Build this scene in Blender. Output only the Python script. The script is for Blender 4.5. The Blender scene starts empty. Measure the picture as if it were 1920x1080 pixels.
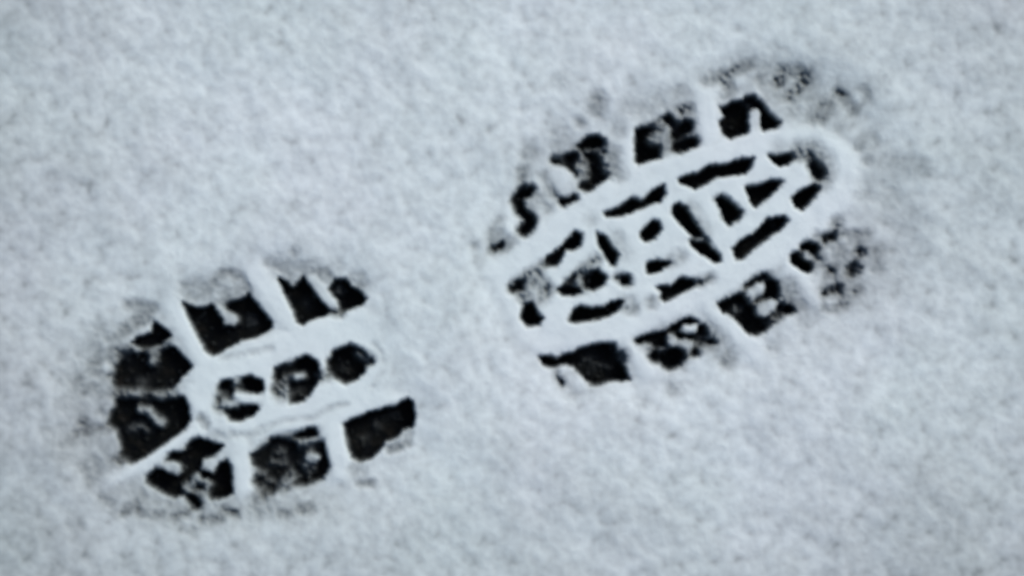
import bpy, math, re
import numpy as np
from mathutils import Vector

# ------------------------------------------------------------------ scale of the place
S = 0.00018                      # metres of ground per unit of the tracing (print about 31 cm long)
CX, CY = 960.0, 540.0            # origin of the tracing, placed at world (0, 0)
rad = math.radians

sc = bpy.context.scene
C = sc.collection

# ------------------------------------------------------------------ camera
cam_d = bpy.data.cameras.new('camera')
cam = bpy.data.objects.new('camera', cam_d)
C.objects.link(cam)
CAM_H = 1.15
SURF = 0.005
cam.location = (0, 0, CAM_H)
cam.rotation_euler = (0, 0, 0)
cam_d.sensor_width = 36
cam_d.lens = 36 * (CAM_H - SURF) / (1920 * S)
cam_d.clip_start = 0.05
cam_d.clip_end = 500
sc.camera = cam
# the photograph is slightly out of focus
cam_d.dof.use_dof = True
cam_d.dof.focus_distance = CAM_H - SURF - 0.085
cam_d.dof.aperture_fstop = 7.0
sc.cycles.filter_width = 2.2

# ------------------------------------------------------------------ sky and sun (overcast winter light)
SUN_EL, SUN_AZ = rad(38), rad(40)        # azimuth clockwise from +Y: light from the upper right
world = bpy.data.worlds.new('World')
sc.world = world
world.use_nodes = True
wn = world.node_tree.nodes
bg = wn['Background']
sky = wn.new('ShaderNodeTexSky')
sky.sky_type = 'NISHITA'
sky.sun_disc = False
sky.sun_elevation = SUN_EL
sky.sun_rotation = SUN_AZ
sky.air_density = 1.0
sky.dust_density = 4.0
sky.ozone_density = 1.0
world.node_tree.links.new(sky.outputs[0], bg.inputs[0])
bg.inputs[1].default_value = 0.07
sun_d = bpy.data.lights.new('sun', 'SUN')
sun_d.energy = 1.3
sun_d.angle = rad(25)
sun_d.color = (1.0, 0.965, 0.93)
sun = bpy.data.objects.new('sun', sun_d)
C.objects.link(sun)
sun.location = (0.5, 0.5, 2)
d = Vector((math.sin(SUN_AZ) * math.cos(SUN_EL), math.cos(SUN_AZ) * math.cos(SUN_EL), math.sin(SUN_EL)))
sun.rotation_euler = d.to_track_quat('Z', 'Y').to_euler()

sc.view_settings.view_transform = 'Standard'
sc.view_settings.look = 'None'
sc.view_settings.gamma = 1
sc.view_settings.exposure = 0.55
sc.view_settings.use_curve_mapping = False

# ------------------------------------------------------------------ material: snow thinning out over dark wet ground
mat = bpy.data.materials.new('snow_over_wet_ground')
mat.use_nodes = True
nt = mat.node_tree
N = nt.nodes
L = nt.links
bsdf = N['Principled BSDF']
att = N.new('ShaderNodeAttribute'); att.attribute_name = 'bare_shade'
tc = N.new('ShaderNodeTexCoord')
def noise(scale, detail=2.0, rough=0.5):
    n = N.new('ShaderNodeTexNoise')
    n.inputs['Scale'].default_value = scale
    n.inputs['Detail'].default_value = detail
    n.inputs['Roughness'].default_value = rough
    L.new(tc.outputs['Object'], n.inputs['Vector'])
    return n
def ramp(src, stops):
    r = N.new('ShaderNodeValToRGB')
    e = r.color_ramp.elements
    while len(e) < len(stops): e.new(0.5)
    for k, (p, c) in zip(e, stops):
        k.position = p; k.color = (*c, 1)
    L.new(src, r.inputs[0])
    return r
n_tint = noise(14, 2)
snow_col = ramp(n_tint.outputs['Fac'], [(0.35, (0.712, 0.840, 0.882)), (0.5, (0.722, 0.840, 0.888)), (0.65, (0.730, 0.834, 0.893))])
n_g = noise(260, 3, 0.6)
ground_col = ramp(n_g.outputs['Fac'], [(0.35, (0.002, 0.003, 0.005)), (0.55, (0.004, 0.005, 0.005)), (0.75, (0.013, 0.012, 0.011))])
mix = N.new('ShaderNodeMix'); mix.data_type = 'RGBA'
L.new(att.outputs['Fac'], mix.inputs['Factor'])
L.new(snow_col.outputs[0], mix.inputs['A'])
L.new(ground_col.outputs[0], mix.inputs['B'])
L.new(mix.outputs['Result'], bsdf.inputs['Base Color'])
mr = N.new('ShaderNodeMapRange')
L.new(att.outputs['Fac'], mr.inputs['Value'])
mr.inputs['To Min'].default_value = 0.75
mr.inputs['To Max'].default_value = 0.5
L.new(mr.outputs[0], bsdf.inputs['Roughness'])
bsdf.inputs['Specular IOR Level'].default_value = 0.05
nb = noise(1500, 3, 0.6)
bump = N.new('ShaderNodeBump')
bump.inputs['Strength'].default_value = 0.35
bump.inputs['Distance'].default_value = 0.0006
L.new(nb.outputs['Fac'], bump.inputs['Height'])
L.new(bump.outputs[0], bsdf.inputs['Normal'])

# ------------------------------------------------------------------ sampling grid: fine round the print, coarser and coarser to the horizon
def axis(lo, hi, step, margin):
    fine = np.arange(lo - margin, hi + margin + 0.1, step)
    out, x, s = [], fine[-1], step
    while x < hi + 330000:
        s *= 1.06
        x += s
        out.append(x)
    out = np.array(out)
    return np.concatenate([(lo + hi) - out[::-1], fine, out])
XS = axis(0, 1920, 1.7, 60)
YS = axis(0, 1080, 1.7, 60)
W, H = len(XS), len(YS)
X, Y = np.meshgrid(XS, YS)
near = np.ones_like(X)

def perlin(x, y, seed):
    xi = np.floor(x).astype(np.int64); yi = np.floor(y).astype(np.int64)
    xf = x - xi; yf = y - yi
    def g(ix, iy, dx, dy):
        h = (ix * 374761393 + iy * 668265263 + seed * 982451653) & 0xffffffff
        h = ((h ^ (h >> 13)) * 1274126177) & 0xffffffff
        h = h ^ (h >> 16)
        a = (h & 0xffff) / 65536.0 * 2 * math.pi
        return np.cos(a) * dx + np.sin(a) * dy
    u = xf**3 * (xf * (xf * 6 - 15) + 10); v = yf**3 * (yf * (yf * 6 - 15) + 10)
    a = g(xi, yi, xf, yf); b = g(xi + 1, yi, xf - 1, yf)
    c = g(xi, yi + 1, xf, yf - 1); e = g(xi + 1, yi + 1, xf - 1, yf - 1)
    return ((a + u * (b - a)) + v * ((c + u * (e - c)) - (a + u * (b - a)))) * 1.5
def nz(scale, seed, sx=1.0, ang=0.0):
    ca, sa = math.cos(ang), math.sin(ang)
    return perlin((X * ca + Y * sa) / (scale * sx), (-X * sa + Y * ca) / scale, seed)

# ragged edges: the tracing is read through a small random warp
WX = X + nz(7, 1) * 1.6 + nz(20, 2) * 1.0
WY = Y + nz(7, 3) * 1.6 + nz(20, 4) * 1.0

ORG = dict(A=(100,460), B=(400,460), C=(100,640), D=(400,640), E=(100,780), F=(400,780), G=(880,80), H=(1280,80),
           I=(880,280), J=(1120,260), K=(1340,260), L=(920,460), M=(980,560), N=(1300,460))
def window(pts, pad):
    x0, y0 = pts.min(0) - pad; x1, y1 = pts.max(0) + pad
    return (slice(np.searchsorted(YS, y0), np.searchsorted(YS, y1)), slice(np.searchsorted(XS, x0), np.searchsorted(XS, x1)))
def seg_dist(px, py, a, b):
    dx, dy = b[0] - a[0], b[1] - a[1]
    q = dx * dx + dy * dy
    t = np.clip(((px - a[0]) * dx + (py - a[1]) * dy) / q, 0, 1) if q > 0 else 0.0
    return np.hypot(px - a[0] - t * dx, py - a[1] - t * dy)
def sdf(kind, pts, width, px, py):
    n = len(pts)
    dist = np.full(px.shape, 1e9)
    if kind == 'S':
        if n == 1: return seg_dist(px, py, pts[0], pts[0]) - width
        for i in range(n - 1):
            dist = np.minimum(dist, seg_dist(px, py, pts[i], pts[i + 1]))
        return dist - width
    inside = np.zeros(px.shape, bool)
    for i in range(n):
        a, b = pts[i], pts[(i + 1) % n]
        dist = np.minimum(dist, seg_dist(px, py, a, b))
        cond = ((a[1] > py) != (b[1] > py))
        with np.errstate(divide='ignore', invalid='ignore'):
            xx = (b[0] - a[0]) * (py - a[1]) / (b[1] - a[1] + 1e-12) + a[0]
        inside ^= cond & (px < xx)
    return np.where(inside, -dist, dist)

# Each line: window, shape (P polygon, S stroke with its width), how bare (painted wall shade counts too), softness, points.
# A '#' line opens one mark of the sole; '~' opens the thin, half cleared snow round the marks and painted rim shade.
TRACE = """
~
C P .13 22 90,60 560,80 560,1000 60,1000 100,500
C P .09 18 60,150 350,50 560,80 560,1000 380,1050 20,1020 -20,820 150,600
C S95 .32 14 380,230
C S80 .42 12 550,150
C S40 .5 8 500,310 545,330
C S65 .22 12 220,370
C S50 .28 10 400,420
C S32 .32 8 290,470
C S55 .45 10 250,740
C S42 .45 9 230,840 280,820
C S40 .32 8 300,790 500,780
C S45 .28 10 440,630
C S55 .2 12 120,950
C S50 .2 10 290,950
C S40 .0 10 470,230
A S60 .42 10 640,770 760,690 840,640
A S45 .32 10 680,540 880,560
A S90 .12 18 400,800
A S70 .36 10 560,980
A S60 .2 10 380,950
A S60 .2 10 540,850
A P .20 9 1120,430 1200,330 1450,290 1560,240 1680,290 1750,440 1680,500 1420,530 1180,530
A S35 .30 8 1450,330 1500,270 1600,250 1690,300 1740,400
A S40 .12 8 1580,350
B P .2 9 460,160 600,120 900,160 1000,260 900,300 700,380 590,300
B S55 .4 8 940,270 1010,280
B S90 .22 12 1300,330
B S40 .2 8 730,60
B S50 .12 10 1120,190
E P .10 18 150,300 500,250 620,500 600,760 900,860 1650,820 2000,700 2600,700 2600,860 1700,1000 900,990 300,700
E S85 .22 12 330,460
E S40 .2 8 370,550
E P .14 12 650,600 820,590 1000,720 1150,780 1600,760 1700,900 1100,950 700,900
E S36 .25 7 430,720 530,800
E S34 .34 7 640,870 740,790 800,880 970,880
E S42 .36 7 1090,920 1200,880
E S38 .42 7 1340,930 1500,920
E S34 .46 7 1530,840 1650,880
E S60 .15 12 200,970
E S60 .15 10 1250,1020
F S120 .2 14 430,800
F S52 .38 7 800,830 860,830
F S40 .34 7 620,880 660,885
F S30 .28 6 1310,600 1430,600
F S70 .2 10 1290,480
F S40 .25 6 660,610
D S36 .36 7 1590,970 1750,920
D S40 .2 8 1760,830
D S22 .12 6 450,790 600,720 880,690 1080,590 1200,560
D S24 .12 6 80,150 300,110 520,60
D S20 .12 6 1440,20 1520,110 1530,260 1440,400
D S30 .12 6 20,820 300,850 450,800
C S38 .32 7 1330,690 1370,750
G S75 .3 12 1130,600 1150,520
G S45 .22 9 990,720
G S110 .15 14 800,860
G S60 .2 10 1350,800
G S90 .14 14 560,1000
G S80 .12 14 820,350
G S30 .15 8 480,600
G S30 .16 8 180,790
G P .14 14 1380,560 1500,500 1900,400 1950,600 1500,740 1380,700
G S45 .2 10 1900,440
I S55 .34 9 480,200 490,320
I S45 .25 9 490,50
I S40 .24 9 600,430 710,540
I S60 .12 10 1090,640
I S42 .2 9 260,640 240,780
I S40 .2 9 40,860
I S60 .26 9 700,260 730,370
H P .14 18 200,300 420,150 800,130 1180,250 1250,420 1650,400 1680,550 1500,680 1200,760 900,680 700,480 400,480
H S55 .34 9 200,350 340,320 400,380
H S46 .46 8 370,330 420,400
H S46 .42 8 430,270 580,210
H S60 .42 9 850,350 900,270 1000,270 1100,300 1060,400 960,480
H S50 .5 8 860,350
H S45 .5 8 1040,420 1100,340
H S60 .28 10 700,330
H S60 .3 10 400,470
H S46 .48 8 1380,460 1470,510
H S75 .38 10 1280,590
H S48 .4 8 1180,700 1230,700
H S52 .34 8 1530,610
H S30 .28 7 1600,420 1650,500 1560,560
H S40 .0 8 1560,500
H S45 .0 8 500,360
H S70 .18 10 1100,530
H S90 .15 12 1660,880
H S45 .15 10 1570,930
H S45 .14 10 1380,760
H S45 .14 10 1800,330
K S45 .2 8 1290,70
K S45 .2 8 1360,210
K S90 .12 12 1850,280 1550,210
K S40 .26 8 1270,510 1400,490 1500,440 1560,490
K S50 .22 8 1690,700
K S80 .15 12 1600,880 1500,950
N P .18 18 1100,0 1700,-60 1740,250 1500,480 1250,620 1080,560 1100,250
K P .07 18 1230,420 1560,400 1800,650 1850,1000 1650,1350 1300,1500 1200,1100 1400,900
K S45 .36 8 1150,870 1330,870
K S60 .4 9 1080,770
K S35 .3 7 900,870
K S60 .0 10 1500,890
N S70 .5 9 1400,90
N S60 .2 9 1630,190
N S55 .25 9 1650,60
N S60 .32 9 1340,320
N S60 .34 9 1450,400
N S60 .38 9 1200,540 1350,500
N S50 .0 8 1220,480
N S100 .22 12 850,400
N S70 .38 9 930,560
N S50 .32 8 870,480
N S100 .12 12 1000,680
N S60 .12 12 700,940
M S90 .2 12 1740,370 1830,540
M S34 .42 7 1810,565
M S70 .2 12 1340,800
M S60 .16 12 450,860
M S60 .14 12 1080,920
J S40 .15 8 180,880
# heel lug_mark
A P 1 3.5 1170,520 1250,560 1340,575 1440,525 1540,510 1680,500 1760,445 1860,570 1965,700 1960,745 1850,810 1690,850 1560,920 1440,990 1375,945 1290,780 1230,660
A S30 .12 4 1450,490 1500,560 1540,620 1590,670
A S42 .1 4 1590,670 1620,675
A S25 .3 4 1500,510 1560,490
A S60 .85 9 1780,680
# heel lug_mark
B P 1 3.5 590,300 640,330 710,390 770,340 800,300 860,320 900,400 1010,520 1070,590 1000,630 860,670 800,710 755,680 720,580 650,440
B P 1 3.5 1100,320 1190,310 1240,380 1320,420 1365,480 1340,530 1170,590 1120,570 1100,480 1040,400
B S34 .02 4 890,310 960,400 1030,490 1085,545
B S40 .7 7 1120,400
B S22 .6 5 1080,600 1150,620
B S50 .88 9 850,520
# heel lug_mark
A P 1 3.5 910,700 960,730 1050,810 1000,870 930,920 800,930 710,880 760,830 880,790
# heel lug_mark
C P 1 3.5 1090,50 1140,120 1240,220 1180,290 1100,390 1050,440 900,460 700,460 570,450 540,380 570,230 620,150 740,90 850,70 960,60 1040,40
C S16 .5 4 700,75 860,85 960,65 1040,5
C S42 .42 5 890,110 890,180
C S45 .85 8 650,130
C S50 .82 8 790,380
# heel lug_mark
C P 1 4 570,470 700,480 940,480 1050,500 1170,500 1210,580 1220,720 1180,790 1060,870 930,960 800,1050 700,1090 590,1090 620,960 600,880 580,800 500,740 520,640 560,590
C S34 .5 6 540,460 700,470 840,480
C S20 .75 6 840,500 930,480
C S32 .42 6 950,490 1080,470
C S32 .34 5 780,610 850,620 920,700 970,740
C S38 .7 7 700,800 780,770 850,790
C S28 .5 8 560,1070 620,1085
# heel lug_mark
E P 1 4 1290,200 1400,230 1520,265 1450,350 1340,380 1320,470 1240,540 1220,610 1180,690 1090,720 1000,690 840,590 850,540 930,480 1040,480 1120,480 1150,440 1100,410 1010,410 1050,340 1180,320 1230,240
E S42 .12 4 1045,455 1105,480
E P 1 4 1560,400 1590,450 1605,690 1560,720 1430,745 1370,690 1420,620 1400,560 1330,560 1320,510 1360,490 1440,530 1510,430
E S42 .97 5 1225,715 1290,785
E S42 .5 7 1270,580 1300,640
E S40 .42 6 1200,650 1380,640
E S22 .8 5 1310,650
E S30 .5 7 1340,720
# heel lug_mark
F P .62 6 350,350 530,200 930,130 1040,450 980,560 800,620 480,700 400,600
F P .93 4 350,350 430,320 530,200 640,220 760,250 830,300 900,250 990,240 1015,350 1040,450 980,540 820,610 780,590 790,540 740,500 700,440 640,500 560,580 500,540 480,490 400,450 370,430
F P .95 4 740,180 830,120 900,110 930,150 900,190 800,200
F S42 .85 6 410,590 470,640 510,645
F S38 .6 8 440,700
F S35 .45 6 660,610
F S38 .04 4 870,360 910,370
F S24 .35 5 790,250 850,235 910,220
F S50 .5 7 850,440
F S42 .68 7 580,330
F S26 .75 6 520,420 640,440
F S24 .72 6 800,310 930,290
F S30 .65 5 870,490
# heel lug_mark
D P 1 3.5 1180,750 1250,700 1400,650 1560,600 1660,590 1700,540 1750,520 1790,550 1810,680 1790,760 1700,790 1640,860 1540,900 1490,980 1400,1055 1310,1075 1250,1032 1210,880
D S45 .84 9 1470,750
D S70 .9 12 1340,880
D S50 .88 9 1620,660
# heel stud_mark
D S165 .74 6 245,515
D S68 1 4 120,420
D P 1 4 240,340 330,320 430,360 450,430 420,480 330,460 270,400
D P .97 4 130,620 250,600 360,580 400,600 360,650 240,710 150,710
D S48 .72 7 80,490 70,590
D S36 .68 6 200,410
D S38 .04 4 225,500 320,520 420,520
D S28 .34 5 110,560 190,560
D S24 .4 5 210,360
# heel stud_mark
D S160 .7 6 740,345
D P 1 4 720,260 760,160 840,130 930,190 960,280 950,340 900,400 860,470 800,530 700,550 690,480 690,380 700,330
D P .9 4 540,330 560,250 640,210 720,220 730,300 640,320 580,360
D S40 .82 5 570,420
D S65 .52 8 620,470
D S28 .34 5 740,320 805,315
D S50 .85 8 770,450
D S26 .6 6 640,340
D S32 .6 7 960,325 1030,310
# heel stud_mark
D P 1 4 1030,180 1090,90 1230,30 1320,70 1380,130 1430,190 1370,210 1350,280 1300,330 1190,375 1120,340 1050,260
D S38 .66 7 1300,110 1400,170
D S50 .9 9 1180,240
# forefoot lug_mark
I S42 .78 8 230,890 300,860
I S48 .38 9 230,780
I S36 .3 8 370,830
# forefoot lug_mark
I S50 .95 6 540,385 470,410 430,470 470,550 540,610 540,670 490,730
I S34 .25 6 590,450 560,510
# forefoot lug_mark
I P .45 8 760,60 1000,-40 1210,-20 1300,170 1040,370 900,250
G P 1 4 980,930 1050,860 1150,840 1210,880 1215,950 1120,965 1030,970
I P .95 4 1020,0 1210,0 1200,120 1290,170 1240,250 1150,310 1110,360 1040,370 980,350 1000,290 1080,270 1090,150 1050,60
I P .97 4 880,60 970,40 990,110 940,150 980,220 960,240 880,160 860,100
I S32 .8 6 760,105 860,130
I S46 .5 7 1000,130 1020,240
I S80 .33 10 1260,50
I S46 .42 9 1270,190 1340,230
I S13 .6 4 1050,12 1210,18
I S28 .5 6 740,370 850,480
I S32 .92 5 850,470 930,430
I S85 .0 6 800,250 870,330
# forefoot lug_mark
J P .32 8 350,0 500,-150 850,-220 880,40 720,100 560,170
J P 1 4 350,-80 420,-100 500,-100 590,-80 440,0 520,60 560,60 555,170 430,200 370,235 345,200
G P .55 5 1620,740 1750,680 1800,690 1760,800 1700,790
G S44 .92 5 1960,750 1850,835
J S46 .92 5 720,80 850,30
G S38 .55 6 1900,620 1960,600
G S36 .82 5 1790,690 1840,740
G S50 .42 7 1650,870
G S35 .35 6 1750,780
G S40 .4 8 1760,900
# forefoot lug_mark
H P 1 4 340,600 450,545 560,530 600,600 580,700 600,790 500,830 420,860 360,820 340,720 380,670
H P .95 4 560,500 640,490 720,560 760,640 870,725 820,770 720,790 690,740 700,640 650,600 600,620
H S32 .02 4 635,640 635,800
H S36 .75 6 600,560
# forefoot groove_mark
K P 1 4 480,150 680,140 720,180 650,230 590,245 520,210
K S66 .44 10 740,120 860,110 960,200 980,320 940,400
K S30 .55 6 760,160 850,160
K S46 .88 6 880,250 930,315
K S50 .16 8 560,80
# forefoot groove_mark
K P .97 4 280,440 400,420 500,380 600,390 540,460 440,550 360,610 330,580 290,500
# forefoot groove_mark
K P 1 4 690,540 760,480 880,430 920,450 880,530 800,610 770,640 720,610
# forefoot groove_mark
K P 1 4 160,1000 220,930 330,870 400,820 470,730 620,710 640,740 580,810 460,890 360,970 240,1070 190,1085
K S30 .85 6 540,770
# forefoot groove_mark
J P .97 5 1050,550 1110,520 1180,560 1300,670 1250,730 1180,780 1130,720 1110,640
# forefoot groove_mark
J P 1 4 730,370 800,340 900,320 1010,250 1130,250 1300,190 1390,190 1370,250 1310,315 1180,330 1080,340 980,390 880,450 820,430 750,400
# forefoot groove_mark
J P .96 4 60,680 200,620 310,540 400,570 500,470 590,430 600,490 560,560 440,600 330,650 200,695 80,700
# forefoot groove_mark
J P 1 4 400,830 500,740 550,760 560,820 500,900 430,920 390,880
# forefoot groove_mark
J S46 .2 8 840,620 960,830
J P 1 4 680,620 730,590 790,630 860,740 950,880 1010,960 1090,1060 1100,1100 1060,1110 980,1060 850,970 830,930 870,890 780,800 700,720 675,670
J S16 .55 4 870,905 965,910
# forefoot groove_mark
I P 1 4 670,1050 700,990 830,880 950,750 1010,770 990,860 930,900 860,900 800,1000 770,1050
I S30 .6 6 660,1045
# forefoot groove_mark
I S55 .16 10 1310,820 1400,950
I P .97 4 1150,760 1200,780 1260,860 1330,950 1300,1050 1270,1040 1210,930 1160,840
# forefoot groove_mark
L S46 .3 7 1610,150 1700,100
L P 1 4 1400,170 1500,140 1600,160 1530,220 1440,250 1410,240
# forefoot groove_mark
L S100 .4 8 310,370 420,430
L S38 .88 6 200,390 280,350 330,330
L S44 .55 7 340,280 400,250
L S32 .5 7 400,260 520,400
L S70 .28 9 390,400
L S30 .5 6 260,460 310,500
L S28 .42 6 500,400 430,480
L P 1 4 310,540 370,530 420,620 460,660 420,710 330,720 280,660 290,600
# forefoot groove_mark
L P .5 7 610,420 840,220 1030,290 910,400 740,440
L P .97 4 610,400 700,350 790,390 800,420 740,440 650,440
L S30 .75 6 700,340 800,250
L P 1 4 860,240 960,220 1030,290 1010,350 910,400 860,360 840,300
L S40 .46 7 840,220 940,130
L S34 .5 6 780,330
# forefoot groove_mark
L S30 .55 6 1140,290 1190,300
L S42 .9 6 1215,325
# forefoot groove_mark
L S36 .5 7 1220,570 1280,570
L S36 .22 7 1190,490 1260,500
L P 1 4 710,680 740,600 800,550 900,570 1020,560 1090,510 1180,510 1130,580 1060,630 900,670 750,685
# forefoot groove_mark
L S42 .4 7 1440,520
L P .94 4 1490,380 1620,370 1720,290 1780,310 1900,330 1820,370 1700,430 1560,500 1530,470 1540,420
L S26 .55 7 1880,330 1970,300
# forefoot lug_mark
M P .97 4 150,530 250,520 310,550 360,510 440,500 520,450 640,420 720,400 820,410 830,480 900,500 920,520 890,580 930,660 950,720 880,730 760,730 680,770 620,770 560,730 500,650 450,600 370,600 240,610 180,580
M S80 .84 10 590,560
M S40 .65 8 900,520
M S34 .62 6 315,695 355,750
M S42 .0 4 380,650 500,765
M S30 .82 7 640,610 760,610
# forefoot lug_mark
M S90 .34 10 1640,320
M P .40 8 1010,380 1500,180 1700,380 1560,500 1320,640 1130,520
M P .92 4 1010,380 1100,330 1220,310 1290,300 1360,240 1450,190 1500,175 1560,200 1500,230 1400,270 1290,320 1290,420 1220,430 1180,420 1140,390 1080,380 1030,400
M P .96 5 1250,480 1330,440 1430,450 1460,520 1400,600 1320,630 1260,600 1240,540
M S44 .9 6 1185,520
M S36 .88 5 1420,330 1520,330
M S44 .86 5 1610,290
M S30 .75 6 1600,370 1690,380
M S40 .78 6 1540,470
M S38 .16 5 1340,380
M S24 .0 4 1460,272 1530,272
M S26 .3 5 1440,400 1480,430
# forefoot lug_mark
N P .45 8 220,530 640,280 760,330 870,580 560,800
N P .94 4 220,530 300,500 370,460 420,440 470,490 480,530 540,560 560,620 680,660 700,690 640,760 560,800 500,790 400,690 330,620 260,590
N P .97 4 640,340 700,310 740,340 750,430 720,480 650,470 630,420
N S30 .78 6 490,370 560,310 640,285
N S30 .7 6 600,490 560,510
N S34 .95 5 770,575 850,575
N S30 .7 7 680,680 770,600
N S38 .62 7 390,575
N S40 .14 5 610,590 690,540
N S32 .1 5 520,430 595,390
# forefoot lug_mark
N P .26 10 900,100 1080,0 1550,-40 1500,250 1250,480 1150,450 1200,250
N S50 1 4 920,120 1010,190
N S46 .97 5 1010,20 1070,45
N S32 .22 5 1010,95
N S40 .5 8 1100,120
K S36 .75 6 990,900 1060,880
# forefoot lug_mark
N S42 .68 7 1490,55
N S48 .72 7 1440,190 1410,245
N S42 .6 7 1230,240
N S38 .65 7 1180,430 1290,400
"""

bare_shade = np.zeros_like(X)
label = np.zeros(X.shape, np.int16)
marks = []
cur = None
TF, DR = 4.8, 6.0
best = np.full(X.shape, DR)
for line in TRACE.strip().splitlines():
    if line[0] == '~':
        cur = None; continue
    if line[0] == '#':
        _, part, kind = line.split()
        marks.append((part, kind)); cur = len(marks); continue
    f = line.split()
    ox, oy = ORG[f[0]]
    kind = f[1][0]
    width = float(f[1][1:]) / TF if kind == 'S' else 0
    v, soft = float(f[2]), float(f[3]) * (1.75 if cur else (1.1 if kind == 'S' else 1.75))
    if cur is None: v *= 1.25 if v < 0.25 else (1.1 if v < 0.38 else 1.03)
    pts = np.array([[float(q) for q in p.split(',')] for p in f[4:]]) / TF + (ox, oy)
    w = window(pts, width + soft + 16)
    sd = sdf(kind, pts, width, WX[w], WY[w])
    t = np.clip(0.5 - (sd - (2.2 if cur else 1.2)) / (2 * soft), 0, 1)
    m = t * t * (3 - 2 * t)
    bare_shade[w] = bare_shade[w] * (1 - m) + v * m
    if cur:                                     # which mark a spot belongs to (residual snow inside it too)
        b = best[w]; lb = label[w]
        hit = sd < b
        lb[hit] = cur; b[hit] = sd[hit]
        best[w] = b; label[w] = lb

HEEL = [(120,800),(170,650),(250,572),(330,540),(480,480),(620,490),(702,530),(712,600),(740,680),(790,740),(795,830),(720,900),(600,945),(400,985),(260,965),(160,900)]
FORE = [(900,470),(950,335),(1060,235),(1200,175),(1350,115),(1480,112),(1600,155),(1680,260),(1722,420),(1690,530),(1590,605),(1430,700),(1250,735),(1100,738),(1000,690),(940,610),(910,540)]
sole = np.zeros_like(X)
region = np.zeros(X.shape, np.int16)
for k, poly in ((1, HEEL), (2, FORE)):
    pts = np.array(poly, float)
    w = window(pts, 110)
    sd = sdf('P', pts, 0, WX[w], WY[w])
    t = np.clip(0.5 - sd / 90, 0, 1)
    sole[w] = np.maximum(sole[w], t * t * (3 - 2 * t))
    r = region[w]; r[(sd < 0)] = k; region[w] = r

# the smooth raised bars of packed snow between the marks
PACK = [
 (24, [(330,570),(392,682)]), (20, [(478,505),(548,608)]), (14, [(205,905),(380,800)]), (16, [(450,830),(458,915)]),
 (20, [(625,800),(640,880)]), (16, [(1172,330),(1178,225)]), (18, [(1330,265),(1322,180)]), (20, [(1335,575),(1430,670)]), (16, [(1480,500),(1540,570)]),
 (16, [(1180,640),(1215,700)]), (14, [(950,420),(985,450)]),
 (0, [(960,470),(1050,388),(1160,318),(1190,310),(1340,265),(1450,242),(1530,235),(1600,290),(1612,360),(1560,425),(1490,475),(1440,515),(1350,562),(1250,598),(1170,642),(1010,660),(975,645),(935,570),(905,515)]),
 (0, [(385,670),(510,632),(560,608),(690,577),(722,630),(730,690),(712,735),(775,745),(640,795),(480,818),(430,818),(370,805),(350,740),(360,690)])]
pack = np.zeros_like(X)
for wd, p in PACK:
    pts = np.array(p, float)
    w = window(pts, wd + 30)
    t = np.clip(0.5 - sdf('S' if wd else 'P', pts, wd, WX[w], WY[w]) / 26, 0, 1)
    pack[w] = np.maximum(pack[w], t * t * (3 - 2 * t))
pack *= np.clip(sole * 1.6 - 0.5, 0, 1) * (0.9 + 0.1 * np.clip(nz(40, 41), -1, 1))

# ------------------------------------------------------------------ relief, in tracing units; local spacing damps what the coarse rim cannot carry
sp = np.maximum(*np.meshgrid(np.gradient(XS), np.gradient(YS)))
def fade(scale): return np.clip(scale / sp / 2.0 - 0.6, 0, 1)
g1 = nz(13, 11, 1.0, -0.4) * fade(13)
g2 = nz(22, 12, 1.1, 0.7) * fade(22)
g3 = nz(8, 13, 1.0, 1.9) * fade(8)
g7 = nz(37, 17, 1.0, -1.1) * fade(37)
g4 = nz(80, 14, 1.0, 0.5) * fade(80)
g5 = nz(300, 15, 1.0, 0.9) * fade(300)
g6 = nz(4500, 16) * fade(4500)
grain = 1.0 - 0.55 * np.maximum(pack, 0.35 * sole)
relief = grain * (0.24 * g1 + 0.55 * g2 + 0.08 * g3 + 0.9 * g7) + 1.8 * g4 * (1 - 0.6 * pack) + 5.0 * g5 * (1 - sole) + 60 * g6
# loose snow is thinner in places: half bare pits between the clumps
clump = 0.55 * g1 + 0.75 * g2 + 0.10 * g3 + 0.6 * g7
pit = (0.08 - 0.13 * clump + 0.18 * np.clip(-clump - 0.5, 0, 1)) * (1 - 0.85 * pack)
bare_shade_n = bare_shade + (nz(12, 21) * 0.12 + nz(22, 22) * 0.10 + nz(7, 23) * 0.07) * np.clip(4 * bare_shade * (1 - bare_shade), 0, 1)
grit = np.clip(nz(9, 24) * 0.6 + nz(17, 25, 1.0, 0.8) * 0.6 - 0.30, 0, 1) * 0.55
bare_shade_n = np.clip(bare_shade_n - grit * np.clip((bare_shade - 0.8) / 0.2, 0, 1), 0, 1)
edge_vignette = 0.20 * np.clip((430 - X) / 430, 0, 1.3) + 0.15 * np.clip((X - 1450) / 470, 0, 1.3) + 0.16 * np.clip((Y - 790) / 300, 0, 1.3) + 0.05 * np.clip((150 - Y) / 150, 0, 1.3)  # painted lens vignette: darkens the colour towards the frame edges
thin = np.clip(edge_vignette + 0.035 + 0.05 * g4 + 0.06 * g5, 0, 0.34) * (1 - pack) + 0.045 * sole * (1 - pack)  # patchy thin snow with the painted edge vignette added
seen = 1 - (1 - bare_shade_n) ** (1.5 + 0.25 * bare_shade_n)                   # how much dark ground shows through what snow is left, plus the painted shade
cover_attr = np.clip(seen + (np.clip(pit, 0, 1) + thin) * (1 - seen), 0, 1)  # thin carries the painted edge vignette, seen the painted wall and rim shade

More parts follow.
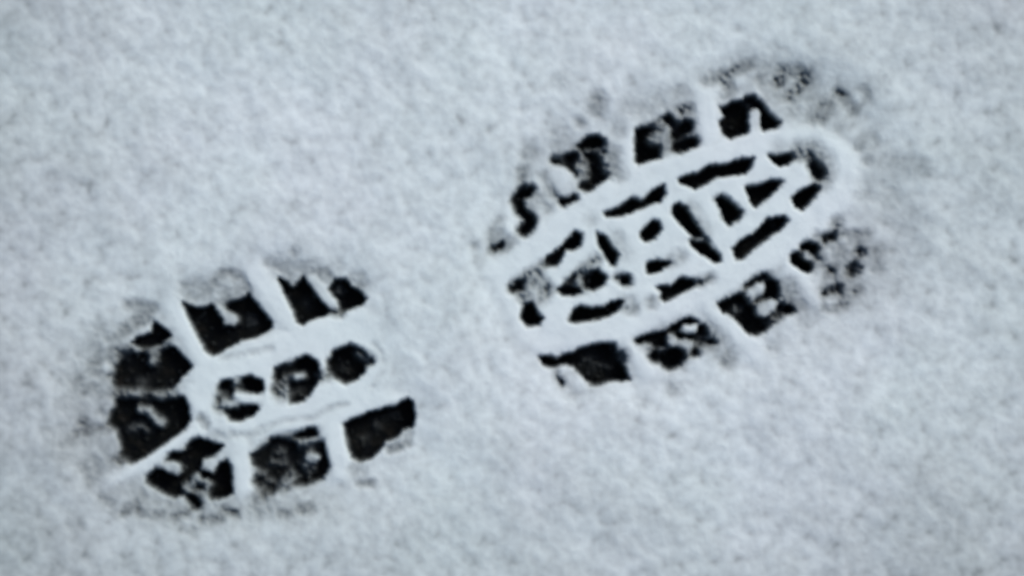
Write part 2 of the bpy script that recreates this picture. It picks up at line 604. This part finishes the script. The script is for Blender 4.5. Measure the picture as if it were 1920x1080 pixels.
top = 27.0 - 5.0 * sole + 1.8 * pack - 6 * thin
t = np.clip((bare_shade_n - 0.40) / 0.60, 0, 1)
e = t * t * (3 - 2 * t)
top = top - 4.0 * np.clip(bare_shade_n / 0.5, 0, 1)
z = (top + relief) * (1 - e) + e * (1.5 + 0.8 * nz(7, 31) + 0.8 * nz(16, 32))
Z = z * S
GX = (X - CX) * S
GY = -(Y - CY) * S
dzdx = np.gradient(Z, axis=1) / np.gradient(GX, axis=1)
dzdy = np.gradient(Z, axis=0) / np.gradient(GY, axis=0)
nrm = np.stack([-dzdx, -dzdy, np.ones_like(Z)], -1)
nrm /= np.linalg.norm(nrm, axis=-1, keepdims=True)

# ------------------------------------------------------------------ which faces belong to which part
kind_map = region.copy()                         # 0 snow, 1 heel, 2 forefoot, 10+n a mark
kind_map[label > 0] = 9 + label[label > 0]
km = kind_map[:-1, :-1]
vid = np.arange(W * H).reshape(H, W)
V = np.stack([GX, GY, Z], -1).reshape(-1, 3)
NR = nrm.reshape(-1, 3)
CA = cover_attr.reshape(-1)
quads = np.stack([vid[:-1, :-1], vid[1:, :-1], vid[1:, 1:], vid[:-1, 1:]], -1)

def build(name, sel, origin=(0, 0, 0)):
    q = quads[sel]
    used, inv = np.unique(q.reshape(-1), return_inverse=True)
    nq = len(q)
    me = bpy.data.meshes.new(name)
    me.vertices.add(len(used)); me.loops.add(nq * 4); me.polygons.add(nq)
    me.vertices.foreach_set('co', (V[used] - np.array(origin)).astype(np.float32).reshape(-1))
    me.loops.foreach_set('vertex_index', inv.astype(np.int32).reshape(-1))
    me.polygons.foreach_set('loop_start', np.arange(0, nq * 4, 4, dtype=np.int32))
    me.polygons.foreach_set('use_smooth', np.ones(nq, bool))
    me.update(calc_edges=True)
    a = me.attributes.new('bare_shade', 'FLOAT', 'POINT')
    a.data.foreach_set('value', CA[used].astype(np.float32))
    me.normals_split_custom_set_from_vertices(NR[used].astype(np.float32))
    me.materials.append(mat)
    o = bpy.data.objects.new(name, me)
    C.objects.link(o)
    return o

snow = build('snow_ground', km == 0)
snow['kind'] = 'structure'

root = bpy.data.objects.new('boot_print', None)
C.objects.link(root)
root.empty_display_size = 0.05
root['label'] = 'treaded boot print pressed through thin snow to dark wet ground'
root['category'] = 'footprint'
parts = {}
for k, nm in ((1, 'heel_print'), (2, 'forefoot_print')):
    o = build(nm, km == k)
    o.parent = root
    parts[nm.split('_')[0]] = o
for i, (part, kind) in enumerate(marks):
    o = build(kind, km == 10 + i)
    o.parent = parts[part]
